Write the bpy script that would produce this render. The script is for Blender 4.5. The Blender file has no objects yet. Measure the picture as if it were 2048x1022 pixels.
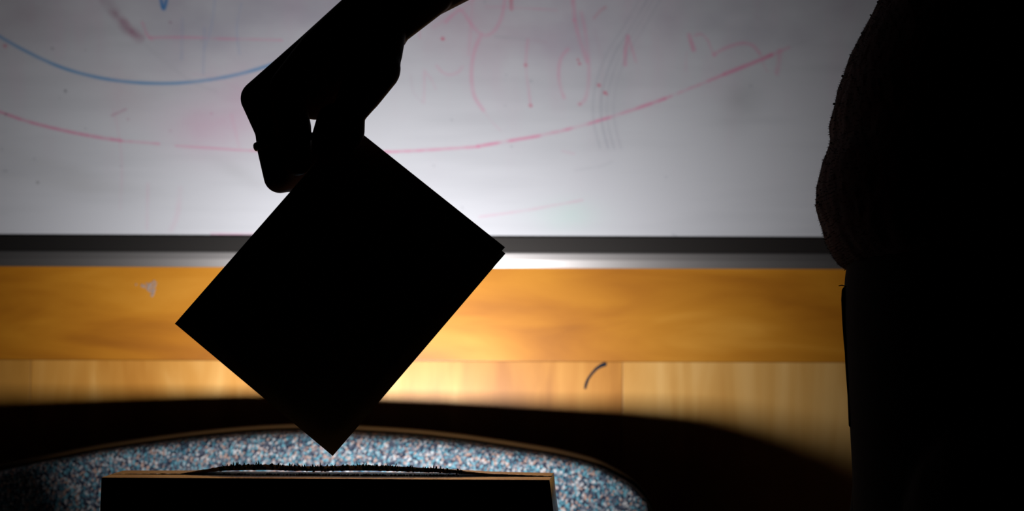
import bpy, bmesh, math, random
import numpy as np
from mathutils import Vector, Matrix
from mathutils import noise as mn

random.seed(4)
rng = np.random.default_rng(4)
SC = bpy.context.scene
COL = SC.collection

# ------------------------------------------------------------------ camera
F = 3982.0                       # focal length in pixels of the 2048 px frame
PITCH = math.atan(335 / F)
ROLL = math.radians(0.19)
CZ = 0.92                        # lens height above the floor
cam_d = bpy.data.cameras.new('camera')
cam_d.sensor_width = 36.0
cam_d.lens = 36.0 * F / 2048
cam_d.clip_start = 0.05
cam = bpy.data.objects.new('camera', cam_d)
COL.objects.link(cam)
cam.matrix_world = (Matrix.Translation((0, 0, CZ)) @ Matrix.Rotation(math.pi / 2 + PITCH, 4, 'X')
                    @ Matrix.Rotation(ROLL, 4, 'Z'))
cam_d.dof.use_dof = True
cam_d.dof.focus_distance = 1.2
cam_d.dof.aperture_fstop = 12.0
SC.camera = cam

# ------------------------------------------------------------------ world, light, exposure
w = bpy.data.worlds.new('dark_room')
SC.world = w
w.use_nodes = True
w.node_tree.nodes['Background'].inputs[0].default_value = (0, 0, 0, 1)
w.node_tree.nodes['Background'].inputs[1].default_value = 0.0
SC.view_settings.view_transform = 'Standard'
SC.view_settings.look = 'None'
SC.view_settings.gamma = 1.0
SC.view_settings.exposure = 0.0
SC.view_settings.use_curve_mapping = False

# small flash head standing behind the box, aimed at the chair and the wall
LPOS = Vector((-0.104, 1.544, CZ - 0.093))
LAIM = Vector((-0.110, 1.94, CZ + 0.08))
ld = bpy.data.lights.new('flash_head', 'AREA')
ld.shape = 'RECTANGLE'
ld.size = 0.060
ld.size_y = 0.040
ld.energy = 1.85
ld.spread = math.radians(112)
ld.color = (1.0, 0.99, 0.985)
lo = bpy.data.objects.new('flash_head', ld)
COL.objects.link(lo)
lo.location = LPOS
lo.rotation_euler = (LAIM - LPOS).to_track_quat('-Z', 'Y').to_euler()


# ------------------------------------------------------------------ helpers
def at(px, py, Y):
    """measured picture point -> world point on the vertical plane y = Y"""
    u = (px - 1024) / F
    v = (511 - py) / F
    u2 = u * math.cos(ROLL) - v * math.sin(ROLL)
    v2 = u * math.sin(ROLL) + v * math.cos(ROLL)
    dy = math.cos(PITCH) - v2 * math.sin(PITCH)
    dz = math.sin(PITCH) + v2 * math.cos(PITCH)
    return Vector((u2 / dy * Y, Y, CZ + dz / dy * Y))


def tag(o, label=None, cat=None, group=None, kind=None):
    for k, v in (('label', label), ('category', cat), ('group', group), ('kind', kind)):
        if v:
            o[k] = v
    return o


def empty(name, loc):
    o = bpy.data.objects.new(name, None)
    o.empty_display_size = 0.05
    COL.objects.link(o)
    o.location = loc
    return o


def link(name, me, m, parent=None, smooth=True):
    o = bpy.data.objects.new(name, me)
    COL.objects.link(o)
    if m:
        me.materials.clear()
        me.materials.append(m)
    if smooth:
        me.polygons.foreach_set('use_smooth', [True] * len(me.polygons))
    if parent:
        o.parent = parent
        o.matrix_parent_inverse = Matrix.Translation(parent.location).inverted()
    return o


def from_py(name, vs, fs, m, parent=None, smooth=True):
    me = bpy.data.meshes.new(name)
    me.from_pydata([tuple(v) for v in vs], [], fs)
    me.update()
    return link(name, me, m, parent, smooth)


def from_bm(name, bm, m, parent=None, smooth=True):
    bmesh.ops.recalc_face_normals(bm, faces=bm.faces)
    me = bpy.data.meshes.new(name)
    bm.to_mesh(me)
    bm.free()
    return link(name, me, m, parent, smooth)


def box(name, lo_, hi_, m, parent=None, bevel=0.0):
    bm = bmesh.new()
    bmesh.ops.create_cube(bm, size=1)
    lo_, hi_ = Vector(lo_), Vector(hi_)
    for v in bm.verts:
        v.co = Vector([lo_[i] + (v.co[i] + .5) * (hi_[i] - lo_[i]) for i in range(3)])
    if bevel:
        bmesh.ops.bevel(bm, geom=bm.edges[:], offset=bevel, segments=2, profile=.6, affect='EDGES')
    return from_bm(name, bm, m, parent, smooth=False)


def add_ball(bm, c, r, scale=(1, 1, 1), rot=None, sub=3):
    M = Matrix.Translation(c)
    if rot is not None:
        M = M @ rot
    M = M @ Matrix.Diagonal((r * scale[0], r * scale[1], r * scale[2], 1))
    bmesh.ops.create_icosphere(bm, subdivisions=sub, radius=1, matrix=M)


def add_chain(bm, pts, sub=3, seg=24):
    """pts: list of (Vector, radius); tapered limbs with round joints"""
    for p, r in pts:
        add_ball(bm, p, r, sub=sub)
    for (a, ra), (b, rb) in zip(pts, pts[1:]):
        d = b - a
        if d.length < 1e-6:
            continue
        M = Matrix.Translation((a + b) / 2) @ d.to_track_quat('Z', 'Y').to_matrix().to_4x4()
        bmesh.ops.create_cone(bm, cap_ends=True, segments=seg, radius1=ra, radius2=rb, depth=d.length, matrix=M)


def remesh(bm, voxel, smooth_it=3, fac=.5, name='part'):
    me = bpy.data.meshes.new('tmp')
    bm.to_mesh(me)
    bm.free()
    o = bpy.data.objects.new('tmp', me)
    COL.objects.link(o)
    r = o.modifiers.new('r', 'REMESH')
    r.mode = 'VOXEL'
    r.voxel_size = voxel
    if smooth_it:
        s = o.modifiers.new('s', 'SMOOTH')
        s.factor = fac
        s.iterations = smooth_it
    dg = bpy.context.evaluated_depsgraph_get()
    out = bpy.data.meshes.new_from_object(o.evaluated_get(dg))
    bpy.data.objects.remove(o)
    bpy.data.meshes.remove(me)
    out.name = name
    return out


def merge_meshes(meshes, name):
    bm = bmesh.new()
    for me in meshes:
        bm.from_mesh(me)
    out = bpy.data.meshes.new(name)
    bm.to_mesh(out)
    bm.free()
    return out


# ------------------------------------------------------------------ materials
def mat(name, rgb=(.5, .5, .5), rough=.6, metal=0.0, spec=.5):
    m = bpy.data.materials.new(name)
    m.use_nodes = True
    b = m.node_tree.nodes['Principled BSDF']
    b.inputs['Base Color'].default_value = (*rgb, 1)
    b.inputs['Roughness'].default_value = rough
    b.inputs['Metallic'].default_value = metal
    b.inputs['Specular IOR Level'].default_value = spec
    return m


def N(m, kind, **kw):
    n = m.node_tree.nodes.new(kind)
    for k, v in kw.items():
        setattr(n, k, v)
    return n


def L(m, a, b):
    m.node_tree.links.new(a, b)


def ramp(m, stops, interp='LINEAR'):
    r = N(m, 'ShaderNodeValToRGB')
    r.color_ramp.interpolation = interp
    e = r.color_ramp.elements
    while len(e) < len(stops):
        e.new(.5)
    for el, (p, c) in zip(e, stops):
        el.position = p
        el.color = (*c, 1)
    return r


def grain_mat(name, stops, scale, rough, bump=.02, coat=0.0, vec_rot=0.0, spec=.5, detail=6):
    """noise-coloured surface; scale is a 3-vector so the grain can run one way"""
    m = mat(name, rough=rough, spec=spec)
    bsdf = m.node_tree.nodes['Principled BSDF']
    tc = N(m, 'ShaderNodeTexCoord')
    mp = N(m, 'ShaderNodeMapping')
    mp.inputs['Scale'].default_value = scale
    L(m, tc.outputs['Object'], mp.inputs['Vector'])
    nz = N(m, 'ShaderNodeTexNoise')
    nz.inputs['Scale'].default_value = 1.0
    nz.inputs['Detail'].default_value = detail
    nz.inputs['Distortion'].default_value = .6
    L(m, mp.outputs[0], nz.inputs['Vector'])
    r = ramp(m, stops)
    L(m, nz.outputs['Fac'], r.inputs[0])
    L(m, r.outputs[0], bsdf.inputs['Base Color'])
    if bump:
        bp = N(m, 'ShaderNodeBump')
        bp.inputs['Strength'].default_value = bump
        bp.inputs['Distance'].default_value = .001
        L(m, nz.outputs['Fac'], bp.inputs['Height'])
        L(m, bp.outputs[0], bsdf.inputs['Normal'])
    bsdf.inputs['Coat Weight'].default_value = coat
    bsdf.inputs['Coat Roughness'].default_value = .35
    return m


def attr_mat(name, rough, spec=.5):
    m = mat(name, rough=rough, spec=spec)
    a = N(m, 'ShaderNodeVertexColor')
    a.layer_name = 'ink'
    L(m, a.outputs['Color'], m.node_tree.nodes['Principled BSDF'].inputs['Base Color'])
    return m


M_board = attr_mat('whiteboard_enamel', .42, .35)
M_alu_dark = mat('dark_satin_frame', (.22, .205, .20), .36, 1.0)
M_alu = mat('satin_aluminium', (.31, .295, .295), .42, 1.0)
M_wood_h = grain_mat('orange_varnished_birch', [(.28, (.33, .105, .003)), (.45, (.45, .160, .006)), (.60, (.54, .210, .011)), (.78, (.66, .29, .03))],
                     (5, 5, 22), .42, .02, .28)
M_wood_v = grain_mat('pale_varnished_birch', [(.32, (.38, .138, .011)), (.45, (.50, .205, .026)), (.55, (.58, .265, .046)), (.68, (.72, .39, .11))],
                     (17, 5, 3.5), .42, .02, .28)
M_wood_v2 = grain_mat('yellow_varnished_birch', [(.28, (.41, .175, .022)), (.45, (.52, .24, .042)), (.58, (.60, .30, .066)), (.75, (.68, .38, .11))],
                      (21, 5, 3.0), .42, .02, .28)
M_wood_v3 = grain_mat('light_varnished_birch', [(.32, (.44, .185, .028)), (.45, (.58, .28, .058)), (.55, (.66, .35, .09)), (.68, (.76, .45, .15))],
                      (19, 5, 3.0), .42, .02, .28)
M_ink = mat('dark_blue_ink', (.010, .018, .03), .8, spec=.1)
M_scuff = mat('grey_scuff', (.33, .25, .22), .7)
M_chairwood = grain_mat('brown_chair_wood', [(.3, (.013, .0055, .001)), (.7, (.022, .010, .002))], (8, 8, 40), .8, spec=.08)
M_paper = mat('white_paper', (.55, .53, .50), .85, spec=.2)
M_skin = mat('skin', (.17, .085, .055), .6, spec=.25)
M_ring = mat('dark_ring', (.12, .10, .08), .35, .9)
M_hair = grain_mat('dark_hair', [(.3, (.012, .008, .006)), (.7, (.03, .02, .014))], (60, 60, 12), .6)
M_jacket = grain_mat('dark_red_fleece', [(.3, (.034, .003, .0015)), (.7, (.065, .006, .003))], (90, 90, 90), .95, .3, spec=.1)
M_trouser = grain_mat('black_trouser_cloth', [(.3, (.004, .003, .003)), (.7, (.007, .005, .005))], (300, 300, 300), 1.0, .1, spec=.03)
M_shoe = mat('black_shoe', (.012, .012, .012), .5)
M_card = grain_mat('brown_cardboard', [(.3, (.66, .35, .07)), (.7, (.80, .46, .11))], (30, 160, 160), .20, .0, spec=.8)
M_fibre = mat('torn_cardboard_fibre', (.05, .035, .022), .95, spec=.05)
M_table = mat('dark_table', (.02, .019, .018), .55)
M_steel = mat('black_steel', (.02, .02, .02), .4, .6)
M_floor = grain_mat('dark_floor', [(.3, (.05, .05, .055)), (.7, (.08, .08, .085))], (60, 60, 60), .8)
M_wallpaint = grain_mat('wall_paint', [(.3, (.42, .36, .26)), (.7, (.46, .40, .30))], (3, 3, 3), .8)

# speckled chair fabric
M_fab = mat('speckled_blue_fabric', rough=.95, spec=.1)
_b = M_fab.node_tree.nodes['Principled BSDF']
tc = N(M_fab, 'ShaderNodeTexCoord')
mp = N(M_fab, 'ShaderNodeMapping')
mp.inputs['Scale'].default_value = (600, 280, 460)
mp.inputs['Rotation'].default_value = (0, math.radians(14), 0)
L(M_fab, tc.outputs['Object'], mp.inputs[0])
vo = N(M_fab, 'ShaderNodeTexVoronoi')
vo.inputs['Scale'].default_value = 1.0
L(M_fab, mp.outputs[0], vo.inputs['Vector'])
sp = N(M_fab, 'ShaderNodeSeparateColor')
L(M_fab, vo.outputs['Color'], sp.inputs[0])
fr = ramp(M_fab, [(0, (.014, .018, .032)), (.24, (.045, .055, .078)), (.42, (.028, .09, .125)), (.54, (.12, .125, .145)), (.66, (.075, .18, .225)), (.79, (.23, .15, .125)), (.90, (.28, .28, .29))], 'CONSTANT')
L(M_fab, sp.outputs[0], fr.inputs[0])
L(M_fab, fr.outputs[0], _b.inputs['Base Color'])
bp = N(M_fab, 'ShaderNodeBump')
bp.inputs['Strength'].default_value = .5
bp.inputs['Distance'].default_value = .002
L(M_fab, vo.outputs['Distance'], bp.inputs['Height'])
L(M_fab, bp.outputs[0], _b.inputs['Normal'])

# ------------------------------------------------------------------ room: floor and back wall
YW = 1.94
tag(box('floor', (-3, -.6, -.05), (3, YW + .1, 0), M_floor), kind='structure')
z_board = at(1024, 475.5, YW).z          # lower edge of the writing surface
z_fr = at(1024, 505.5, YW).z             # dark rail / bright rail
z_wood = at(1024, 536, YW).z             # rail / wood
z_mid = at(1024, 722.5, YW).z            # upper board / lower panels
wall = box('wall_back', (-3, YW + .012, 0), (3, YW + .1, 2.6), M_wallpaint)
tag(wall, kind='structure')
G = .0006
x0j = at(61, 760, YW).x
x1j = at(1245, 760, YW).x
xs_u = [-3, 3]
box('wood_board', (-3, YW, z_mid + G * .3), (3, YW + .012, z_wood), M_wood_h, wall, .0004)
for a_, b_, m_ in ((-2.4, x0j - .8, M_wood_v), (x0j - .8, x0j, M_wood_v2), (x0j, x1j, M_wood_v), (x1j, x1j + .95, M_wood_v3), (x1j + .95, 2.9, M_wood_v)):
    box('wood_panel', (a_ + G / 3, YW + .0002, .08), (b_ - G / 3, YW + .012, z_mid - G * .3), m_, wall, .0004)


def ribbon(name, pts, widths, m, parent, Y=YW - .0004, thick=.0005):
    """flat ink stroke lying on the wall: pts in picture pixels"""
    vs, fs = [], []
    P = [at(x, y, Y) for x, y in pts]
    n = len(P)
    for i, p in enumerate(P):
        t = (P[min(i + 1, n - 1)] - P[max(i - 1, 0)]).normalized()
        nn = Vector((-t.z, 0, t.x)) * widths[i] * .000487 / 2
        vs += [p + nn, p - nn, p + nn + Vector((0, thick, 0)), p - nn + Vector((0, thick, 0))]
    for i in range(n - 1):
        a, b = 4 * i, 4 * i + 4
        fs += [(a, a + 1, b + 1, b), (a + 2, b + 2, b + 3, a + 3), (a, b, b + 2, a + 2), (a + 1, a + 3, b + 3, b + 1)]
    fs += [(0, 2, 3, 1), (4 * n - 4, 4 * n - 3, 4 * n - 1, 4 * n - 2)]
    return from_py(name, vs, fs, m, parent, False)


tag(ribbon('pen_stroke', [(1170, 778), (1172, 768), (1176, 758), (1183, 748), (1192, 738), (1201, 732), (1208, 729), (1213, 728)],
           [4, 5.5, 5, 5, 6, 7, 8.5, 6], M_ink, wall), 'dark blue curved pen stroke on the wood')
bm = bmesh.new()
for x, y, r in ((272, 569, 2), (284, 571, 3.2), (289, 573, 3), (298, 571, 4.5), (296, 577, 4), (303, 567, 3), (308, 563, 3), (309, 571, 3.4), (304, 575, 3), (306, 582, 4), (300, 582, 3),
                (309, 579, 2.5), (304, 590, 3.5), (307, 586, 2.5), (312, 566, 2), (293, 567, 2)):
    c = at(x, y, YW - .0002)
    bmesh.ops.create_cone(bm, cap_ends=True, segments=8, radius1=r * .00045, radius2=r * .0003, depth=.0004,
                          matrix=Matrix.Translation(c) @ Matrix.Rotation(math.pi / 2, 4, 'X') @ Matrix.Diagonal((1, 1.25, 1, 1)))
tag(from_bm('scuff_marks', bm, M_scuff, wall, False), 'cluster of grey scuff marks on the upper board', kind='stuff')

# ------------------------------------------------------------------ whiteboard
wb = empty('whiteboard', (0, YW, z_fr))
tag(wb, 'large white dry-erase board with blue and pink marker traces above the wood panelling', 'whiteboard')

ST = 2.5
gx = np.arange(-260, 2300 + ST, ST)
gy = np.arange(-160, 475.1, ST)
PX, PY = np.meshgrid(gx, gy)
img = np.empty(PX.shape + (3,))
img[:] = (.655, .662, .715)


def vnoise(x, y, seed):
    xi = np.floor(x).astype(int)
    yi = np.floor(y).astype(int)
    fx, fy = x - xi, y - yi
    fx = fx * fx * (3 - 2 * fx)
    fy = fy * fy * (3 - 2 * fy)

    def h(i, j):
        n = (i * 374761393 + j * 668265263 + seed * 144665) & 0x7fffffff
        n = ((n ^ (n >> 13)) * 1274126177) & 0x7fffffff
        return ((n ^ (n >> 16)) & 0xffff) / 65535.0
    return (h(xi, yi) * (1 - fx) + h(xi + 1, yi) * fx) * (1 - fy) + (h(xi, yi + 1) * (1 - fx) + h(xi + 1, yi + 1) * fx) * fy


def fbm(sx, sy, seed, o=4):
    t = np.zeros(PX.shape)
    a = .5
    for k in range(o):
        t += a * vnoise(PX / sx * 2 ** k + 57.3, PY / sy * 2 ** k + 31.7, seed + k)
        a *= .5
    return t / (1 - .5 ** o)


def blend(alpha, col):
    al = np.clip(alpha, 0, 1)[..., None]
    img[:] = img * (1 - al) + np.array(col) * al


def stroke(pts, width, col, alpha, rough=.5, seed=1, soft=2.2, grain=14.0):
    pts = np.array(pts, float)
    if len(pts) > 2:                      # smooth the polyline
        d = np.r_[0, np.cumsum(np.hypot(*np.diff(pts, axis=0).T))]
        # Catmull-Rom resample
        out = []
        for i in range(len(pts) - 1):
            p0, p1, p2, p3 = pts[max(i - 1, 0)], pts[i], pts[i + 1], pts[min(i + 2, len(pts) - 1)]
            for t in np.linspace(0, 1, 6, endpoint=False):
                out.append(.5 * ((2 * p1) + (p2 - p0) * t + (2 * p0 - 5 * p1 + 4 * p2 - p3) * t * t + (3 * p1 - p0 - 3 * p2 + p3) * t ** 3))
        out.append(pts[-1])
        pts = np.array(out)
    D = np.full(PX.shape, 1e9)
    for (x0, y0), (x1, y1) in zip(pts, pts[1:]):
        m_ = width + 12
        i0 = np.searchsorted(gx, min(x0, x1) - m_)
        i1 = np.searchsorted(gx, max(x0, x1) + m_)
        j0 = np.searchsorted(gy, min(y0, y1) - m_)
        j1 = np.searchsorted(gy, max(y0, y1) + m_)
        if i1 <= i0 or j1 <= j0:
            continue
        sx, sy = PX[j0:j1, i0:i1], PY[j0:j1, i0:i1]
        dx, dy = x1 - x0, y1 - y0
        t = np.clip(((sx - x0) * dx + (sy - y0) * dy) / (dx * dx + dy * dy + 1e-9), 0, 1)
        D[j0:j1, i0:i1] = np.minimum(D[j0:j1, i0:i1], np.hypot(sx - x0 - t * dx, sy - y0 - t * dy))
    a = np.clip((width / 2 + soft / 2 - D) / soft, 0, 1)
    nz = 1 - rough + rough * np.clip(vnoise(PX / grain, PY / grain, seed) * 1.6 - .1, 0, 1)
    blend(a * alpha * nz, col)


def blob(x, y, rx, ry, col, alpha, rot=0, tex=None):
    c, s = math.cos(rot), math.sin(rot)
    u = ((PX - x) * c + (PY - y) * s) / rx
    v = (-(PX - x) * s + (PY - y) * c) / ry
    a = np.exp(-(u * u + v * v)) * alpha
    if tex is not None:
        a = a * tex
    blend(a, col)


PINK = (.74, .20, .38)
RED = (.62, .10, .20)
MAUVE = (.52, .34, .44)
BLUE = (.10, .27, .52)
GREY = (.40, .41, .46)
# wiped haze, all over; the light's fall-off towards the top is partly painted in
T1 = fbm(90, 60, 3)
T2 = fbm(260, 26, 9)
T3 = fbm(40, 130, 21)
top = np.clip((250 - PY) / 300, 0, 1)
blend(top * (.10 + .75 * np.clip(T1 - .2, 0, 1)), (.42, .38, .46))
blend(np.clip(T2 - .45, 0, 1) * .5, (.42, .43, .47))
blend(np.clip(T3 - .5, 0, 1) * .7 * np.clip((420 - PY) / 420, 0, 1), (.66, .46, .58))
for b_ in ((600, 60, 200, 90, (.50, .47, .58), .22, 0), (450, 215, 100, 80, (.80, .50, .68), .28, -.4), (380, 250, 60, 40, (.80, .52, .68), .16, 0),
           (240, 190, 60, 40, (.76, .55, .62), .16, .6), (400, 60, 90, 70, (.46, .44, .55), .22, 0), (30, 30, 90, 50, (.52, .42, .48), .2, 0),
           (1140, 70, 90, 90, (.55, .48, .60), .28, .3), (960, 60, 120, 80, (.66, .50, .60), .2, 0), (1450, 40, 200, 60, (.50, .50, .58), .16, 0),
           (1484, 200, 40, 60, (.48, .49, .52), .22, .3), (1140, 430, 70, 30, (.68, .84, .82), .3, 0), (1225, 200, 36, 130, (.52, .52, .58), .14, .2),
           (160, 370, 130, 20, (.60, .60, .63), .24, .12), (90, 330, 90, 14, (.60, .60, .63), .2, .25), (480, 350, 60, 16, (.60, .60, .64), .2, .5)):
    x, y, rx, ry, c_, a_, r_ = b_
    blob(x, y, rx, ry, np.array(c_) * .84, a_ * 1.7, r_, .3 + 1.3 * T1)
# blue marker
stroke([(-120, -10), (-60, 42), (0, 80), (60, 112), (120, 138), (180, 155), (240, 165), (300, 169), (360, 168), (420, 161), (480, 149), (545, 129), (620, 98), (700, 55)],
       6.5, (.13, .32, .58), .88, .22, 5, 3, 40)
stroke([(312, -30), (317, 4), (322, 20), (327, 4), (331, -30)], 7, (.03, .20, .50), .9, .2, 6, 3)
# pink arcs
stroke([(-120, 190), (-50, 212), (0, 228), (50, 245), (100, 258), (104, 259)], 5.5, PINK, .72, .35, 8, 3, 9)
stroke([(109, 260), (150, 269), (200, 278), (242, 284)], 6, PINK, .68, .35, 9, 3, 9)
stroke([(247, 285), (280, 287), (318, 290)], 4.5, PINK, .5, .4, 10, 3, 9)
stroke([(352, 294), (420, 298), (500, 303), (640, 307), (780, 304)], 4.5, PINK, .45, .35, 11, 3, 12)
stroke([(770, 305), (850, 301), (950, 294), (955, 293)], 5, PINK, .62, .35, 12, 3, 12)
stroke([(955, 293), (1000, 285), (1100, 267), (1200, 240), (1300, 207), (1330, 196)], 6, PINK, .72, .75, 13, 3, 16)
stroke([(1330, 196), (1400, 168), (1450, 147)], 5.5, PINK, .55, .8, 14, 3, 10)
stroke([(1450, 147), (1500, 127), (1545, 108)], 7.5, PINK, .68, .4, 15, 3.5, 20)
stroke([(1540, 110), (1580, 93)], 6, PINK, .35, .4, 16, 5, 20)
stroke([(1580, 93), (1612, 80)], 4, GREY, .2, .4, 16, 4, 20)
stroke([(960, 434), (1050, 421), (1110, 410), (1165, 400)], 4, PINK, .28, .5, 17, 4, 25)
# faint left-hand traces
stroke([(294, 78), (360, 77), (430, 79), (560, 82)], 5, PINK, .42, .7, 18, 3.5, 22)
stroke([(196, -10), (222, 25), (245, 55), (272, 77)], 17, (.34, .18, .26), .60, .7, 19, 14, 16)
stroke([(240, 40), (262, 70), (280, 80)], 10, (.38, .15, .25), .55, .7, 20, 9, 9)
stroke([(280, 48), (290, 72), (300, 82)], 6, PINK, .36, .5, 21, 5, 12)
stroke([(222, 234), (250, 221)], 4.5, (.50, .25, .36), .5, .3, 22, 2.5)
stroke([(225, 222), (235, 262), (244, 330), (243, 420)], 4, PINK, .13, .5, 23, 5, 40)
stroke([(297, 370), (297, 460)], 5, PINK, .15, .6, 24, 6, 30)
stroke([(362, 380), (357, 430), (345, 462)], 8, PINK, .16, .6, 25, 9, 30)
stroke([(360, 40), (360, 120)], 4, (.30, .36, .56), .36, .6, 26, 5, 30)
stroke([(405, 60), (404, 150)], 5, (.30, .36, .56), .36, .6, 27, 5, 30)
stroke([(425, 0), (418, 60), (405, 100)], 4, (.32, .40, .60), .40, .6, 28, 5, 30)
stroke([(478, 10), (470, 60), (476, 110)], 4, (.32, .40, .60), .36, .6, 29, 5, 30)
stroke([(275, 82), (320, 120), (380, 165), (430, 185)], 6, GREY, .16, .5, 30, 6, 40)
stroke([(385, 150), (440, 162), (500, 195), (520, 215)], 5, (.66, .44, .56), .22, .5, 31, 6, 40)
stroke([(462, 232), (470, 262), (478, 296)], 5, PINK, .2, .5, 32, 6, 30)
# traces right of the hand
stroke([(1020, -30), (1022, 18)], 7, RED, .6, .5, 33, 4)
stroke([(970, 14), (1040, 16), (1113, 20)], 4, PINK, .28, .6, 34, 4, 30)
stroke([(890, 45), (917, 20), (935, 40), (947, 56), (966, 71), (986, 63), (1002, 35), (1010, -10)], 6, PINK, .34, .6, 35, 5, 20)
stroke([(944, -10), (940, 60), (936, 110)], 4, PINK, .22, .6, 36, 5, 30)
stroke([(962, 68), (947, 105), (942, 150), (948, 192), (966, 220)], 7, PINK, .34, .5, 37, 5, 22)
stroke([(966, 220), (985, 245), (1000, 260)], 4, PINK, .13, .5, 38, 5)
stroke([(990, 73), (1054, 79)], 5, GREY, .34, .5, 39, 5)
stroke([(1054, 79), (1090, 84)], 5, MAUVE, .2, .5, 39, 5)
stroke([(1055, 80), (1051, 128), (1056, 171), (1061, 212)], 4.5, PINK, .3, .6, 40, 4.5, 18)
stroke([(1136, 98), (1122, 115), (1117, 145), (1120, 172), (1128, 195)], 6, PINK, .34, .5, 41, 5, 18)
stroke([(1144, -20), (1150, 39), (1159, 78), (1174, 122)], 8, PINK, .42, .5, 42, 5, 20)
stroke([(1162, 24), (1170, 60), (1177, 117), (1177, 165), (1170, 198), (1158, 208)], 6.5, PINK, .28, .5, 43, 5, 25)
stroke([(1190, 60), (1205, 130), (1200, 200)], 6, MAUVE, .14, .5, 44, 8, 25)
stroke([(1211, 14), (1200, 22), (1188, 36)], 5, RED, .35, .5, 45, 4)
stroke([(1256, 72), (1252, 96), (1250, 128)], 7, PINK, .55, .5, 46, 5, 20)
stroke([(1256, 72), (1264, 96), (1272, 122)], 5, PINK, .36, .5, 47, 5, 20)
for k, (dx, a_) in enumerate(((0, .42), (12, .34), (-16, .30), (26, .26))):
    stroke([(1300 + dx, -10), (1262 + dx, 55), (1228 + dx, 110), (1205 + dx, 180), (1203 + dx, 240), (1216 + dx, 295)], 4.5, (.36, .37, .44), a_, .6, 48 + k, 4.5, 40)
stroke([(1150, 340), (1200, 332), (1225, 322)], 4, GREY, .2, .5, 52, 4)
stroke([(837, 60), (838, 76)], 4, PINK, .3, .4, 53, 4)
stroke([(848, 140), (847, 205)], 5, PINK, .2, .6, 54, 5)
stroke([(820, 150), (826, 185), (845, 205)], 4, MAUVE, .2, .6, 55, 5)
stroke([(872, 132), (885, 146), (900, 150), (915, 145), (924, 134)], 5, PINK, .25, .5, 56, 4.5)
stroke([(850, 145), (862, 160), (870, 178)], 4, PINK, .18, .5, 57, 5)
stroke([(865, 55), (920, 20), (945, 0)], 5, PINK, .22, .6, 58, 6)
stroke([(1125, 302), (1148, 307)], 4, PINK, .2, .5, 59, 4)
stroke([(1379, 69), (1388, 98)], 8.5, PINK, .5, .4, 60, 5)
stroke([(1391, 70), (1404, 67), (1417, 80), (1424, 97), (1431, 110)], 5, PINK, .34, .5, 61, 4.5)
stroke([(1428, 108), (1454, 94), (1484, 85), (1506, 89), (1521, 106)], 6.5, PINK, .40, .4, 62, 5)
stroke([(1521, 106), (1530, 130), (1536, 142)], 4, PINK, .2, .4, 63, 5)
stroke([(1374, 105), (1372, 140)], 4, PINK, .14, .4, 64, 5)
stroke([(1561, 100), (1559, 122), (1555, 144)], 9, PINK, .30, .4, 65, 7)
for x, y, r, c_, a_ in ((884, 78, 6.5, RED, .85), (1051, 130, 6, RED, .6), (1061, 211, 7, RED, .55), (1156, 119, 5, RED, .6), (1159, 127, 5.5, RED, .7), (1198, 170, 6.5, RED, .7),
                        (1210, 185, 6.5, RED, .75), (1214, 188, 4, RED, .5), (1160, 208, 5, RED, .5), (1148, 40, 6, PINK, .4), (128, 185, 5, (.2, .2, .24), .8), (77, 368, 5, (.25, .25, .28), .7),
                        (100, 100, 4.5, (.25, .24, .28), .7), (166, 103, 3.5, GREY, .5), (336, 47, 4.5, (.35, .2, .3), .7), (13, 345, 4.5, GREY, .7), (69, 321, 4, GREY, .6), (400, 83, 4.5, GREY, .6),
                        (422, 229, 4, (.6, .3, .45), .6), (340, 264, 4, MAUVE, .5), (170, 260, 4, GREY, .5), (242, 335, 3.5, GREY, .5), (117, 199, 4, GREY, .4), (255, 241, 4, MAUVE, .6),
                        (4, 302, 4, GREY, .5), (8, 345, 4, GREY, .5), (1062, 162, 4, GREY, .8), (903, 240, 4.5, GREY, .5), (868, 332, 4.5, GREY, .4), (1023, 293, 4, GREY, .6), (925, 416, 4, GREY, .5),
                        (1010, 211, 4, GREY, .4), (1012, 150, 4, GREY, .4), (968, 4, 4, GREY, .6), (5, 95, 8, RED, .5), (1332, 353, 4, GREY, .4), (1502, 170, 6, GREY, .45), (10, 232, 4, (.2, .1, .15), .7)):
    stroke([(x - .5, y), (x + .5, y)], r, c_, a_, 0, 70, 2.5)
stroke([(1345, 468), (1352, 471)], 4, GREY, .5, .2, 71, 3)
blend(((PY > 467) & (PX > 424) & (PX < 512)) * np.clip((PY - 466) / 8, 0, 1) * .75 * (.5 + .7 * vnoise(PX / 12, PY / 3, 72)), (.72, .12, .36))
# board mesh: dense grid where it is written on, wide borders outside
cx = np.array([at(x, 300, YW).x for x in gx])
cz = np.array([at(1024, y, YW).z for y in gy])
cz[-1] = z_board
cx = np.r_[-2.2, cx, 2.2]
cz = np.r_[2.15, cz]
img = np.concatenate([img[:1], img], 0)
img = np.concatenate([img[:, :1], img, img[:, -1:]], 1)
img[0] = (.60, .61, .65)
ny, nx = len(cz), len(cx)
VX, VZ = np.meshgrid(cx, cz)
co = np.stack([VX, np.full(VX.shape, YW - .0), VZ], -1).reshape(-1, 3)
ii, jj = np.meshgrid(np.arange(nx - 1), np.arange(ny - 1))
a = (jj * nx + ii).ravel()
quads = np.stack([a, a + nx, a + nx + 1, a + 1], 1)
me = bpy.data.meshes.new('writing_surface')
me.vertices.add(len(co))
me.vertices.foreach_set('co', co.astype(np.float32).ravel())
me.loops.add(quads.size)
me.loops.foreach_set('vertex_index', quads.astype(np.int32).ravel())
me.polygons.add(len(quads))
me.polygons.foreach_set('loop_start', np.arange(0, quads.size, 4, dtype=np.int32))
me.update(calc_edges=True)
ca = me.color_attributes.new('ink', 'FLOAT_COLOR', 'POINT')
rgba = np.ones((len(co), 4), np.float32)
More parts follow.
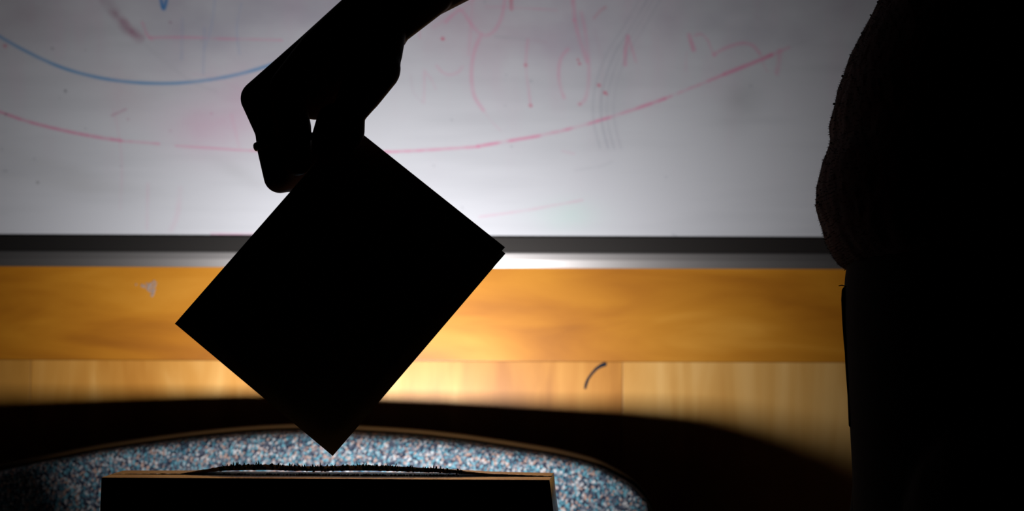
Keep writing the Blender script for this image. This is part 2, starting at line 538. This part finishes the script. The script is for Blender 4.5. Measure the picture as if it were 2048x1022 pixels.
rgba[:, :3] = img.reshape(-1, 3)
ca.data.foreach_set('color', rgba.ravel())
link('writing_surface', me, M_board, wb, False)
box('backing_panel', (-2.2, YW + .0005, z_board), (2.2, YW + .0118, 2.15), M_alu_dark, wb)


def bar(name, prof, m, xa=-2.3, xb=2.3):
    """extrude a (y, z) profile along x"""
    n = len(prof)
    vs = [(xa, y, z) for y, z in prof] + [(xb, y, z) for y, z in prof]
    fs = [(i, (i + 1) % n, n + (i + 1) % n, n + i) for i in range(n)] + [tuple(range(n))[::-1], tuple(range(n, 2 * n))]
    o = from_py(name, vs, fs, m, wb, False)
    return o


bar('dark_rail', [(YW - .003, z_board), (YW - .0035, z_fr), (YW + .011, z_fr), (YW + .011, z_board)], M_alu_dark)
h_ = z_fr - z_wood
bar('bright_rail', [(YW + .011, z_fr), (YW - .0045, z_fr), (YW - .0045, z_fr - .1 * h_), (YW - .0035, z_fr - .5 * h_), (YW - .0015, z_fr - .9 * h_), (YW - .001, z_wood), (YW + .011, z_wood)], M_alu)

# ------------------------------------------------------------------ chair against the wall
XC, DC, CC, TC = -.165, 1.842, .089, .019


def chair_y(x):
    return DC - CC * ((x - XC) / .28) ** 2 + TC * (x - XC)


top_px = [(-172, 1090), (-166, 1045), (-150, 1008), (-118, 978), (-70, 953), (0, 930), (102, 908), (205, 887.6), (290, 875), (376, 863.7), (445, 856.3), (513, 850.7), (570, 848), (620, 847), (670, 848.3), (720, 851), (785, 854.6),
          (850, 859.4), (935, 869), (1014, 880.5), (1100, 894), (1150, 905), (1190, 916), (1218, 929), (1245, 944), (1266, 957.6), (1289, 981), (1303, 1008), (1310, 1045), (1314, 1090)]
tops = []
for px, py in top_px:
    Y = DC
    for _ in range(6):
        p = at(px, py, Y)
        Y = chair_y(p.x)
    tops.append(at(px, py, Y))
TX = np.array([p.x for p in tops])
TZ = np.array([p.z for p in tops])
chair = empty('chair', (XC, 1.62, 0))
tag(chair, 'curved-back chair in speckled blue fabric with a thin wooden rim, against the wall', 'chair')
Z_BOT = .56


def back_shell(name, inset, depth_f, depth_b, m, edge_round, crown=0.0):
    """closed curved slab: outline follows the backrest, y offsets relative to the curved mid-surface"""
    nu, nv = 90, 40
    xa, xb = TX[0] + inset, TX[-1] - inset
    us = xa + (xb - xa) * (.5 - .5 * np.cos(np.linspace(0, math.pi, nu)))
    front, back = [], []
    vs, fs = [], []
    for sgn in (0, 1):
        for x in us:
            xs = XC + (x - XC) * ((TX[-1] - TX[0]) / (xb - xa) if inset else 1)
            zt = float(np.interp(np.clip(x, TX[0], TX[-1]), TX, TZ)) - inset * 1.1
            e = min(x - xa, xb - x)
            zb = Z_BOT + inset + .05 * max(0, 1 - e / .05) ** 2
            for k in range(nv):
                t = k / (nv - 1)
                t = .5 - .5 * math.cos(math.pi * t)
                z = zb + (zt - zb) * t
                d_edge = max(0.0, min(e, zt - z, z - zb))
                rnd = math.sqrt(max(0, 1 - (1 - min(1, d_edge / edge_round)) ** 2)) if edge_round else 1
                mid = chair_y(x) - .16 * (TZ.max() - z)
                cr = crown * max(0, 1 - ((x - XC - .02) / .24) ** 2) ** 1.5 * math.sin(math.pi / 2 * min(1, d_edge / .10))
                y = mid - depth_f * rnd - cr if sgn == 0 else mid + depth_b
                vs.append((x, y, z))
    n0 = nu * nv
    for i in range(nu - 1):
        for k in range(nv - 1):
            a = i * nv + k
            fs.append((a, a + nv, a + nv + 1, a + 1))
            fs.append((n0 + a, n0 + a + 1, n0 + a + nv + 1, n0 + a + nv))
    rim = [i * nv for i in range(nu)] + [(nu - 1) * nv + k for k in range(1, nv)] + [i * nv + nv - 1 for i in range(nu - 2, -1, -1)] + [k for k in range(nv - 2, 0, -1)]
    for p, q in zip(rim, rim[1:] + rim[:1]):
        fs.append((p, n0 + p, n0 + q, q))
    return from_py(name, vs, fs, m, chair)


back_shell('wooden_back', 0.0, .004, .010, M_chairwood, .003)
back_shell('fabric_pad', .0050, .024, -.0035, M_fab, .009, .055)
# seat, frame and legs below the frame of the picture
SX, SY0, SY1 = .25, 1.24, 1.66
bm = bmesh.new()
bmesh.ops.create_cube(bm, size=1, matrix=Matrix.Translation((XC, (SY0 + SY1) / 2, .435)) @ Matrix.Diagonal((2 * SX, SY1 - SY0, .07, 1)))
bmesh.ops.bevel(bm, geom=bm.edges[:], offset=.028, segments=4, profile=.6, affect='EDGES')
from_bm('seat', bm, M_fab, chair)
box('seat_frame', (XC - SX + .02, SY0 + .03, .37), (XC + SX - .02, SY1 - .01, .402), M_chairwood, chair, .004)
for sx in (-1, 1):
    for fr_ in (0, 1):
        bm = bmesh.new()
        if fr_:
            add_chain(bm, [(Vector((XC + sx * .21, SY0 + .06, .39)), .019), (Vector((XC + sx * .22, SY0 + .05, .012)), .012)])
        else:
            xx = XC + sx * .225
            add_chain(bm, [(Vector((xx, chair_y(xx) - .16 * .25 + .012, .68)), .015), (Vector((xx, SY1 + .02, .40)), .018), (Vector((xx, SY1 + .08, .012)), .012)])
        from_bm('leg', bm, M_chairwood, chair)

# ------------------------------------------------------------------ table (carries the box, below the frame)
ZT = CZ - .0332 - .25
tb = empty('table', (-.25, 1.32, 0))
tag(tb, 'dark table carrying the cardboard box, at the lower picture edge', 'table')
box('table_top', (-.75, 1.0, ZT - .025), (.16, 1.60, ZT), M_table, tb, .004)
for x in (-.71, .12):
    for y in (1.04, 1.56):
        box('leg', (x - .018, y - .018, 0), (x + .018, y + .018, ZT - .025), M_steel, tb, .003)

# ------------------------------------------------------------------ cardboard ballot box
HB = .0332
ZB = CZ - HB


def on_top(px, py, dz=0.0):
    """measured point on the horizontal plane of the box top"""
    p = at(px, py, 1.0)
    d = p - Vector((0, 0, CZ))
    k = (ZB + dz - CZ) / d.z
    return Vector((0, 0, CZ)) + d * k


FL, FR, BL, BR = on_top(203, 955.5), on_top(1099, 960.5), on_top(247, 941.5), on_top(1108, 946.8)
bx = empty('ballot_box', ((FL + BR) / 2).to_tuple()[:2] + (ZT,))
tag(bx, 'brown cardboard box with a ragged slot cut in its top, under the ballot', 'box')


def lerp(a_, b_, t):
    return a_ + (b_ - a_) * t


def wall_grid(bm, A, B, bulge, out, nu=16, nv=16, th=.003):
    """side wall from top edge A-B down to the table, bulging outwards a little"""
    rows = []
    for side in (0, 1):
        g = []
        for k in range(nv + 1):
            t = k / nv
            r_ = []
            for i in range(nu + 1):
                s = i / nu
                p = lerp(A, B, s)
                o = out * (bulge * math.sin(math.pi * min(1, t * .9 + .0)) * (.6 + .4 * math.sin(math.pi * s)) - (th if side else 0))
                r_.append(bm.verts.new((p.x + o.x, p.y + o.y, ZB - .0005 - t * (ZB - ZT))))
            g.append(r_)
        for k in range(nv):
            for i in range(nu):
                bm.faces.new((g[k][i], g[k][i + 1], g[k + 1][i + 1], g[k + 1][i]))
        rows.append(g)
    a_, b_ = rows
    for i in range(nu):
        bm.faces.new((a_[0][i], a_[0][i + 1], b_[0][i + 1], b_[0][i]))
        bm.faces.new((a_[nv][i], a_[nv][i + 1], b_[nv][i + 1], b_[nv][i]))
    for k in range(nv):
        bm.faces.new((a_[k][0], a_[k + 1][0], b_[k + 1][0], b_[k][0]))
        bm.faces.new((a_[k][nu], a_[k + 1][nu], b_[k + 1][nu], b_[k][nu]))


for nm, A, B, bu in (('front_panel', FL, FR, .002), ('back_panel', BR, BL, .002), ('side_panel', BL, FL, .003), ('side_panel', FR, BR, .016)):
    bm = bmesh.new()
    e = (B - A).normalized()
    wall_grid(bm, A, B, bu, Vector((e.y, -e.x, 0)))
    from_bm(nm, bm, M_card, bx)
bm = bmesh.new()
for p in (FL, FR, BR, BL):
    bm.verts.new((p.x, p.y, ZT + .0015))
    bm.verts.new((p.x, p.y, ZT + .0045))
vv = list(bm.verts)
bm.faces.new(vv[0::2])
bm.faces.new(vv[1::2])
for i in range(4):
    j = (i + 1) % 4
    bm.faces.new((vv[2 * i], vv[2 * j], vv[2 * j + 1], vv[2 * i + 1]))
from_bm('bottom_panel', bm, M_card, bx)

S_SLOT = .42                    # slot position from the front edge, share of the depth
# bow of the rear flap's cut edge above the box top, from the measured ragged outline (picture px)
bow_px = [(247, 948.2), (365, 947.2), (400, 942), (430, 936), (450, 932.5), (500, 929.5), (540, 929), (600, 932.5), (640, 933), (690, 931.5), (730, 930.5), (800, 932.8), (880, 937), (915, 940), (965, 946.5), (1100, 952.5)]


def slot_pt(s):
    return lerp(lerp(FL, BL, S_SLOT), lerp(FR, BR, S_SLOT), s)


bs, bz = [], []
for px, py in bow_px:
    # slot line point under this picture column
    best = min((abs((slot_pt(s).x / slot_pt(s).y) * F + 1024 - px), s) for s in np.linspace(0, 1, 400))[1]
    p = slot_pt(best)
    bs.append(best)
    bz.append(max(.0004, at(px, py, p.y).z - ZB))
bs, bz = np.array(bs), np.array(bz)


def rear_flap():
    nu, nv, th = 240, 14, .0030
    bm = bmesh.new()
    G_ = []
    for side in (0, 1):
        g = []
        for k in range(nv + 1):
            t = k / nv
            r_ = []
            for i in range(nu + 1):
                s = i / nu
                b_ = float(np.interp(s, bs, bz))
                inside = .06 < s < .92
                rag = 0
                p = lerp(slot_pt(s), lerp(BL, BR, s), t)
                if k == 0:
                    q = mn.noise(Vector((s * 120, side * 7.1, 3))) * .0011 + mn.noise(Vector((s * 40, 2, 3))) * .0012
                    p = p + Vector((0, q, 0))
                    rag = mn.noise(Vector((s * 150, 9.7, side * 5.3))) * .0006
                z = ZB + b_ * (1 - .47 * t) + rag
                thick = min(th, max(.0003, b_ * (.5 - .12 * t))) if side else 0
                r_.append(bm.verts.new((p.x, p.y, z - thick)))
            g.append(r_)
        G_.append(g)
    a_, b_ = G_
    for k in range(nv):
        for i in range(nu):
            bm.faces.new((a_[k][i], a_[k][i + 1], a_[k + 1][i + 1], a_[k + 1][i]))
            bm.faces.new((b_[k][i], b_[k + 1][i], b_[k + 1][i + 1], b_[k][i + 1]))
    for i in range(nu):
        bm.faces.new((a_[0][i], b_[0][i], b_[0][i + 1], a_[0][i + 1]))
        bm.faces.new((a_[nv][i], a_[nv][i + 1], b_[nv][i + 1], b_[nv][i]))
    for k in range(nv):
        bm.faces.new((a_[k][0], a_[k + 1][0], b_[k + 1][0], b_[k][0]))
        bm.faces.new((a_[k][nu], b_[k][nu], b_[k + 1][nu], a_[k + 1][nu]))
    return from_bm('rear_flap', bm, M_card, bx)


rear_flap()


def slab(name, c4, z0, z1, m):
    vs = [(p.x, p.y, z1) for p in c4] + [(p.x, p.y, z0) for p in c4]
    fs = [(0, 1, 2, 3), (7, 6, 5, 4)] + [(i, 4 + i, 4 + (i + 1) % 4, (i + 1) % 4) for i in range(4)]
    return from_py(name, vs, fs, m, bx, False)


SL, SR = lerp(FL, BL, S_SLOT - .012), lerp(FR, BR, S_SLOT - .012)
slab('front_flap', [FL, FR, SR, SL], ZB - .0003, ZB + .0002, M_card)
slab('inner_flap', [lerp(FL, BL, S_SLOT + .03), lerp(FR, BR, S_SLOT + .03), BR, BL], ZB - .0006, ZB + .0001, M_card)

# torn paper fibre along both lips of the slot
bm = bmesh.new()


def tuft(c, h, wd, lean):
    n = random.randint(4, 6)
    M = Matrix.Translation(c) @ Matrix.Rotation(random.uniform(0, 6.28), 4, 'Z')
    top_ = Vector((lean, random.uniform(-.0006, .0006), h))
    vs_ = [bm.verts.new(M @ Vector((wd * math.cos(6.283 * i / n), wd * math.sin(6.283 * i / n), -wd))) for i in range(n)]
    ms_ = [bm.verts.new(M @ (Vector((wd * .7 * math.cos(6.283 * i / n + .4), wd * .7 * math.sin(6.283 * i / n), 0)) + top_ * .55)) for i in range(n)]
    t_ = bm.verts.new(M @ top_)
    for i in range(n):
        j = (i + 1) % n
        bm.faces.new((vs_[i], vs_[j], ms_[j], ms_[i]))
        bm.faces.new((ms_[i], ms_[j], t_))
    bm.faces.new(vs_[::-1])


for _ in range(420):
    s = random.uniform(.25, .80)
    b_ = float(np.interp(s, bs, bz))
    p = slot_pt(s)
    hh = random.choice((.0006, .0008, .0011, .0015, .0020)) * random.uniform(.6, 1.3)
    tuft(Vector((p.x, p.y - random.uniform(-.001, .0012), ZB + b_ - random.uniform(0, .0026))), hh, random.uniform(.0003, .0009), random.uniform(-.0008, .0008))
for _ in range(14):
    s = random.uniform(.26, .79)
    p = slot_pt(s)
    tuft(Vector((p.x, p.y, ZB + float(np.interp(s, bs, bz)) - .0003)), random.uniform(.0020, .0034), .0004, random.uniform(-.002, .002))
for _ in range(330):
    s = random.uniform(.25, .79) if random.random() < .6 else random.choice((.30, .36, .45, .47, .52, .58, .66, .72, .745, .76, .77)) + random.gauss(0, .008)
    p = lerp(SL, SR, s)
    tuft(Vector((p.x, p.y + random.uniform(-.002, .001), ZB + .0002)), random.uniform(.0003, .0015), random.uniform(.0003, .0010), random.uniform(-.0008, .0008))
tag(from_bm('torn_fibre', bm, M_fibre, bx, False), 'dark torn fibres along the slot', kind='stuff')

# ------------------------------------------------------------------ folded ballot
YP = 1.20
bal = empty('ballot', at(665, 912, YP))
tag(bal, 'folded paper ballot held cornerwise by the hand above the slot', 'ballot paper')


def leaf(name, c4, y4, bow, parent):
    """thin paper leaf; c4 picture corners (fold-left, top, right, bottom), y4 depth of each"""
    n, th = 20, .00025
    P = [at(x, y, yy) for (x, y), yy in zip(c4, y4)]
    bm = bmesh.new()
    gs = []
    for side in (0, 1):
        g = []
        for i in range(n + 1):
            r_ = []
            for j in range(n + 1):
                u, v = i / n, j / n
                p = lerp(lerp(P[0], P[1], u), lerp(P[3], P[2], u), v)
                yo = bow * math.sin(math.pi * u) * (.5 + .5 * v) + side * th
                r_.append(bm.verts.new((p.x, p.y + yo, p.z)))
            g.append(r_)
        gs.append(g)
    a_, b_ = gs
    for i in range(n):
        for j in range(n):
            bm.faces.new((a_[i][j], a_[i][j + 1], a_[i + 1][j + 1], a_[i + 1][j]))
            bm.faces.new((b_[i][j], b_[i + 1][j], b_[i + 1][j + 1], b_[i][j + 1]))
    for i in range(n):
        for j in (0, n):
            bm.faces.new((a_[i][j], a_[i + 1][j], b_[i + 1][j], b_[i][j]))
            bm.faces.new((a_[j][i], a_[j][i + 1], b_[j][i + 1], b_[j][i]))
    return from_bm(name, bm, M_paper, parent)


leaf('front_leaf', [(350, 647), (700, 248), (1010, 494.5), (663, 900)], [YP + .001, YP, YP - .0022, YP - .001], -.0010, bal)
leaf('back_leaf', [(350.5, 648), (697, 254), (1011, 507), (665.5, 912)], [YP + .0013, YP + .0006, YP + .0002, YP + .0006], .0009, bal)
bm = bmesh.new()
add_chain(bm, [(at(350.8, 647.6, YP + .0013), .00035), (at(699, 249.5, YP + .0005), .00035)], sub=1, seg=8)
from_bm('fold', bm, M_paper, bal)

# ------------------------------------------------------------------ the voter
PXL = .000301                  # metres per picture pixel at the hand


def hp(px, py, dy=0.0):
    return at(px, py, YP + dy)


def chain_px(bm, pts):
    add_chain(bm, [(hp(x, y, dy), r * PXL * (1 + dy / YP)) for x, y, dy, r in pts])


per = empty('person', (.36, 1.2, 0))
tag(per, 'person in a dark fleece jacket and dark trousers lowering a ballot with one bare hand', 'person')

bm = bmesh.new()
# forearm
chain_px(bm, [(752, 26, .012, 62), (800, -2, .012, 62), (850, -31, .012, 69), (1000, -116, .016, 77), (1150, -204, .02, 92), (1320, -300, .03, 112), (1500, -396, .04, 128)])
chain_px(bm, [(776, 48, .002, 50), (862, -14, .004, 47)])
# back of the hand: four metacarpals
chain_px(bm, [(742, 15, -.004, 52), (640, 95, -.012, 40), (572, 172, -.016, 33)])                # index
chain_px(bm, [(744, 18, .010, 55), (622, 117, .006, 46), (517, 197, .006, 36.5)])                # middle
chain_px(bm, [(752, 30, .022, 50), (630, 135, .026, 40), (536, 212, .027, 30)])                  # ring
chain_px(bm, [(760, 42, .032, 44), (650, 150, .042, 34), (560, 225, .045, 26)])                  # little
# palm
chain_px(bm, [(765, 50, .010, 60), (700, 130, .006, 62), (632, 174, .010, 67), (580, 190, .012, 52)])
chain_px(bm, [(768, 60, .024, 52), (705, 140, .030, 50), (640, 180, .032, 46)])
# fingers
chain_px(bm, [(572, 172, -.016, 33), (590, 255, -.010, 33), (594, 322, -.001, 30)])
chain_px(bm, [(594, 322, -.001, 28), (628, 302, .012, 28), (662, 318, .0165, 24)])
chain_px(bm, [(517, 197, .006, 36.5), (538, 262, .008, 28.5), (543, 300, .008, 28.5), (560, 354, .010, 33)])
chain_px(bm, [(560, 354, .010, 32.5), (612, 352, .022, 29), (655, 335, .024, 26)])
chain_px(bm, [(536, 212, .027, 30), (548, 285, .028, 28), (562, 350, .029, 28)])
chain_px(bm, [(562, 350, .029, 30), (610, 350, .036, 28), (650, 335, .036, 24)])
chain_px(bm, [(560, 225, .045, 26), (568, 285, .045, 24), (580, 335, .045, 24)])
chain_px(bm, [(580, 335, .045, 24), (612, 318, .046, 22), (640, 320, .045, 20)])
# thumb
chain_px(bm, [(772, 70, -.006, 40), (764, 110, -.016, 41), (752, 137, -.020, 50.5), (722, 184, -.022, 44), (699, 223, -.021, 35)])
chain_px(bm, [(697, 223, -.021, 34), (695, 263, -.015, 35), (672, 294, -.0115, 32)])
chain_px(bm, [(670, 243, -.013, 37.5), (661, 272, -.0125, 37), (655, 300, -.012, 32)])
hand_me = remesh(bm, .0009, 4, .5, 'hand')
# upper body, legs and head
bm = bmesh.new()
elbow = hp(1500, -396, .04)
sh_r = Vector((.345, 1.36, 1.405))
sh_l = Vector((.375, 1.00, 1.405))
add_chain(bm, [(elbow, .038), (lerp(elbow, sh_r, .5), .046), (sh_r, .056), (Vector((.36, 1.18, 1.42)), .06), (sh_l, .056), (Vector((.42, .955, 1.14)), .045), (Vector((.36, .945, .90)), .030), (Vector((.35, .945, .84)), .034), (Vector((.34, .945, .77)), .02)])
add_chain(bm, [(hp(1400, -342, .034), .036), (elbow, .038)])
for k in range(5):                                   # relaxed left hand
    a_ = (k - 1.5) * .018
    if k < 4:
        add_chain(bm, [(Vector((.345 + a_ * .9, .945, .82)), .011), (Vector((.338 + a_, .948, .765)), .009), (Vector((.335 + a_, .958, .725)), .008)])
    else:
        add_chain(bm, [(Vector((.335, .945, .86)), .012), (Vector((.305, .955, .82)), .010), (Vector((.295, .962, .79)), .008)])
add_chain(bm, [(Vector((.36, 1.18, 1.40)), .10), (Vector((.345, 1.19, 1.22)), .105), (Vector((.335, 1.2, 1.05)), .10), (Vector((.345, 1.2, .93)), .11)])
add_chain(bm, [(Vector((.36, 1.18, 1.42)), .06), (Vector((.345, 1.18, 1.52)), .052)])
for y in (1.11, 1.29):
    add_chain(bm, [(Vector((.335, y, .90)), .085), (Vector((.325, y, .50)), .055), (Vector((.345, y, .09)), .036)])
add_ball(bm, Vector((.325, 1.18, 1.63)), 1, (.098, .076, .118))
add_ball(bm, Vector((.285, 1.18, 1.57)), 1, (.062, .056, .062))
add_ball(bm, Vector((.222, 1.18, 1.605)), 1, (.020, .014, .022))
add_ball(bm, Vector((.236, 1.18, 1.552)), 1, (.012, .026, .010))
for s_ in (-1, 1):
    add_ball(bm, Vector((.335, 1.18 + s_ * .078, 1.61)), 1, (.020, .010, .032))
body_me = remesh(bm, .006, 4, .5, 'body')
merged = merge_meshes([body_me, hand_me], 'body')
tag(link('body', merged, M_skin, per), 'bare hand and forearm')
M_eye = mat('eye', (.05, .04, .03), .2)
for s_ in (-1, 1):
    bm = bmesh.new()
    add_ball(bm, Vector((.241, 1.18 + s_ * .031, 1.632)), .012)
    from_bm('eye', bm, M_eye, per)
bm = bmesh.new()
add_ball(bm, Vector((.337, 1.18, 1.655)), 1, (.104, .085, .108))
add_ball(bm, Vector((.365, 1.18, 1.61)), 1, (.080, .080, .10))
from_bm('hair', bm, M_hair, per)

# finger ring
bm = bmesh.new()
c0 = hp(541.5, 287, .008)
ax = (hp(560, 354, .010) - hp(521, 200, .006)).normalized()
q = ax.to_track_quat('Z', 'Y').to_matrix().to_4x4()
R_, r_ = .0094, .0025
n1, n2 = 40, 12
vs = []
for i in range(n1):
    t = 2 * math.pi * i / n1
    for j in range(n2):
        s = 2 * math.pi * j / n2
        vs.append(Matrix.Translation(c0) @ q @ Vector(((R_ + r_ * .62 * math.cos(s)) * math.cos(t), (R_ + r_ * .62 * math.cos(s)) * math.sin(t), r_ * 1.05 * math.sin(s))))
fs = [(i * n2 + j, ((i + 1) % n1) * n2 + j, ((i + 1) % n1) * n2 + (j + 1) % n2, i * n2 + (j + 1) % n2) for i in range(n1) for j in range(n2)]
bm.free()
tag(from_py('ring', vs, fs, M_ring, per), 'finger ring')

# jacket: trunk lofted from the measured front outline, plus sleeves
out_px = [(1800, -110), (1757, 0), (1735, 40), (1715, 80), (1700, 115), (1688, 150), (1679, 180), (1670, 213), (1665, 240), (1667, 262), (1662, 288), (1652, 310), (1645, 333), (1638, 368), (1634.5, 400), (1640, 416), (1647, 440), (1654, 470),
          (1666, 498), (1684, 522), (1700, 528)]
out_w = [at(x, y, YP) for x, y in out_px]
OZ = np.array([p.z for p in out_w])[::-1]
OX = np.array([p.x for p in out_w])[::-1]
zs = list(np.linspace(OZ[0] - .000, OZ[-1], 70)) + [1.24, 1.28, 1.32, 1.36, 1.40, 1.43, 1.455, 1.47]
upper = {1.24: (.258, .125, .20), 1.28: (.262, .120, .205), 1.32: (.265, .118, .21), 1.36: (.270, .110, .205), 1.40: (.278, .10, .19), 1.43: (.29, .085, .15), 1.455: (.305, .065, .09), 1.47: (.32, .05, .06)}


def body_ring(xl, xr, hy, z, n):
    """oval cross-section whose front outline, seen from the room, sits at xl on the plane y = 1.2"""
    aa = np.linspace(0, 2 * math.pi, n, endpoint=False)
    xs_, ys_ = np.cos(aa), np.sin(aa)
    f_ = xl
    for _ in range(6):
        hx_ = (xr - f_) / 2
        X, Y = f_ + hx_ + hx_ * xs_, 1.2 + hy * ys_
        f_ += xl - (X / Y).min() * 1.2
    return [(a, b, z) for a, b in zip(X.tolist(), Y.tolist())]


bm = bmesh.new()
rows = []
NR = 72
for z in zs:
    if z in upper:
        xl, hx, hy = upper[z]
    else:
        xl = float(np.interp(z, OZ, OX))
        t = (z - OZ[0]) / (OZ[-1] - OZ[0])
        xl -= .0010 + .0022 * t
        xb_ = .47 + .02 * math.sin(math.pi * t)
        hx, hy = (xb_ - xl) / 2, .175 + .02 * t
    rows.append([bm.verts.new(p) for p in body_ring(xl, xl + 2 * hx, hy, z, NR)])
for a_, b_ in zip(rows, rows[1:]):
    for i in range(NR):
        bm.faces.new((a_[i], a_[(i + 1) % NR], b_[(i + 1) % NR], b_[i]))
bm.faces.new(rows[0][::-1])
bm.faces.new(rows[-1])
# sleeves: the right one is pushed up to the elbow, the left one hangs
add_chain(bm, [(hp(1440, -364, .036), .048), (elbow, .052), (lerp(elbow, sh_r, .5), .066), (sh_r + Vector((0, -.02, -.01)), .078), (Vector((.36, 1.20, 1.38)), .085)])
add_chain(bm, [(Vector((.365, .947, .925)), .042), (Vector((.42, .957, 1.14)), .060), (sh_l + Vector((0, .02, -.01)), .076), (Vector((.36, 1.15, 1.38)), .085)])
add_chain(bm, [(Vector((.355, 1.18, 1.44)), .07), (Vector((.35, 1.18, 1.50)), .066)])
jk = remesh(bm, .0025, 2, .5, 'jacket')
n = len(jk.vertices)
cs = np.empty(n * 3, np.float32)
jk.vertices.foreach_get('co', cs)
cs = cs.reshape(-1, 3)
nr = np.empty(n * 3, np.float32)
jk.vertices.foreach_get('normal', nr)
nr = nr.reshape(-1, 3)
for i in range(n):
    if cs[i, 0] < .30 and .99 < cs[i, 2] < 1.25:
        p = Vector(cs[i].tolist())
        cs[i] += nr[i] * (mn.noise(p * 420) * .0006 + mn.noise(p * 90) * .0008)
jk.vertices.foreach_set('co', cs.ravel())
jk.update()
jo = link('jacket', jk, M_jacket, per)
tag(jo, 'dark red fleece jacket')
# lint and pile standing off the fleece
bm = bmesh.new()
cand = [i for i in range(n) if cs[i, 0] < .27 and 1.0 < cs[i, 2] < 1.2 and 1.08 < cs[i, 1] < 1.32]
for i in random.sample(cand, min(6000, len(cand))):
    p = Vector(cs[i].tolist())
    d = (Vector(nr[i].tolist()) + Vector((random.gauss(0, .5), random.gauss(0, .5), random.gauss(0, .5)))).normalized()
    q = p + d * random.uniform(.0006, .0018)
    t = d.orthogonal().normalized() * random.uniform(.00016, .0004)
    b2 = d.cross(t)
    v_ = [bm.verts.new(p - d * .0005 + t), bm.verts.new(p - d * .0005 - t * .5 + b2 * .87), bm.verts.new(p - d * .0005 - t * .5 - b2 * .87), bm.verts.new(q)]
    for f_ in ((0, 1, 3), (1, 2, 3), (2, 0, 3), (0, 2, 1)):
        bm.faces.new([v_[k] for k in f_])
for px, py, r in ((1684, 152, 3), (1680, 175, 2), (1667, 208, 3), (1663, 235, 3), (1666, 258, 2), (1662, 286, 3), (1650, 312, 2), (1638, 362, 2), (1634, 391, 3), (1634, 405, 3.2), (1638, 409, 2.5), (1655, 475, 2), (1722, 66, 2), (1740, 30, 2), (1755, 4, 3)):
    add_ball(bm, at(px + 1, py, YP), r * PXL, (1, 1, .9), sub=1)
tag(from_bm('jacket_lint', bm, M_jacket, jo, False), 'lint and pile on the fleece', kind='stuff')

# trousers
tr_px = [(1697, 500), (1692, 530), (1689, 545), (1688, 570), (1688, 640), (1692, 720), (1698, 830), (1703, 920), (1706, 1022)]
tr_w = [at(x, y, YP) for x, y in tr_px]
QZ = np.array([p.z for p in tr_w])[::-1]
QX = np.array([p.x for p in tr_w])[::-1]
bm = bmesh.new()
rows = []
for z in np.linspace(QZ[0] - .02, QZ[-1], 40):
    xl = float(np.interp(z, QZ, QX))
    rows.append([bm.verts.new(p) for p in body_ring(xl, .455, .165, z, 60)])
for a_, b_ in zip(rows, rows[1:]):
    for i in range(60):
        bm.faces.new((a_[i], a_[(i + 1) % 60], b_[(i + 1) % 60], b_[i]))
bm.faces.new(rows[0][::-1])
bm.faces.new(rows[-1])
for y in (1.115, 1.285):
    add_chain(bm, [(Vector((.325, y, .86)), .108), (Vector((.325, y, .50)), .078), (Vector((.345, y, .10)), .062)])
tag(link('trousers', remesh(bm, .004, 3, .5, 'trousers'), M_trouser, per), 'dark trousers')
# loose strip of cloth hanging down the front below the jacket hem
pts = [(1688, 577, 4), (1684.5, 581, 4), (1685, 600, 5.5), (1686, 640, 6), (1688, 680, 6), (1692, 705, 6), (1693, 740, 6), (1696, 790, 6), (1700, 850, 5)]
bm = bmesh.new()
add_chain(bm, [(at(x + r - 2.0 + .9 * math.sin(k * 2.1), y, YP + .02), r * PXL) for k, (x, y, r) in enumerate(pts)], sub=2, seg=10)
add_chain(bm, [(at(1678, 571.5, YP), 1.0 * PXL), (at(1684, 570.5, YP), 1.2 * PXL), (at(1692, 573, YP), 1.2 * PXL)], sub=1, seg=6)
tag(from_bm('loose_strap', bm, M_trouser, per), 'dark strap with a loose thread hanging at the waist')
for y in (1.115, 1.285):
    bm = bmesh.new()
    add_chain(bm, [(Vector((.375, y, .048)), .046), (Vector((.30, y, .042)), .042), (Vector((.215, y, .034)), .032)])
    for v in bm.verts:
        v.co.z = max(v.co.z, .002)
    from_bm('shoe', bm, M_shoe, per)
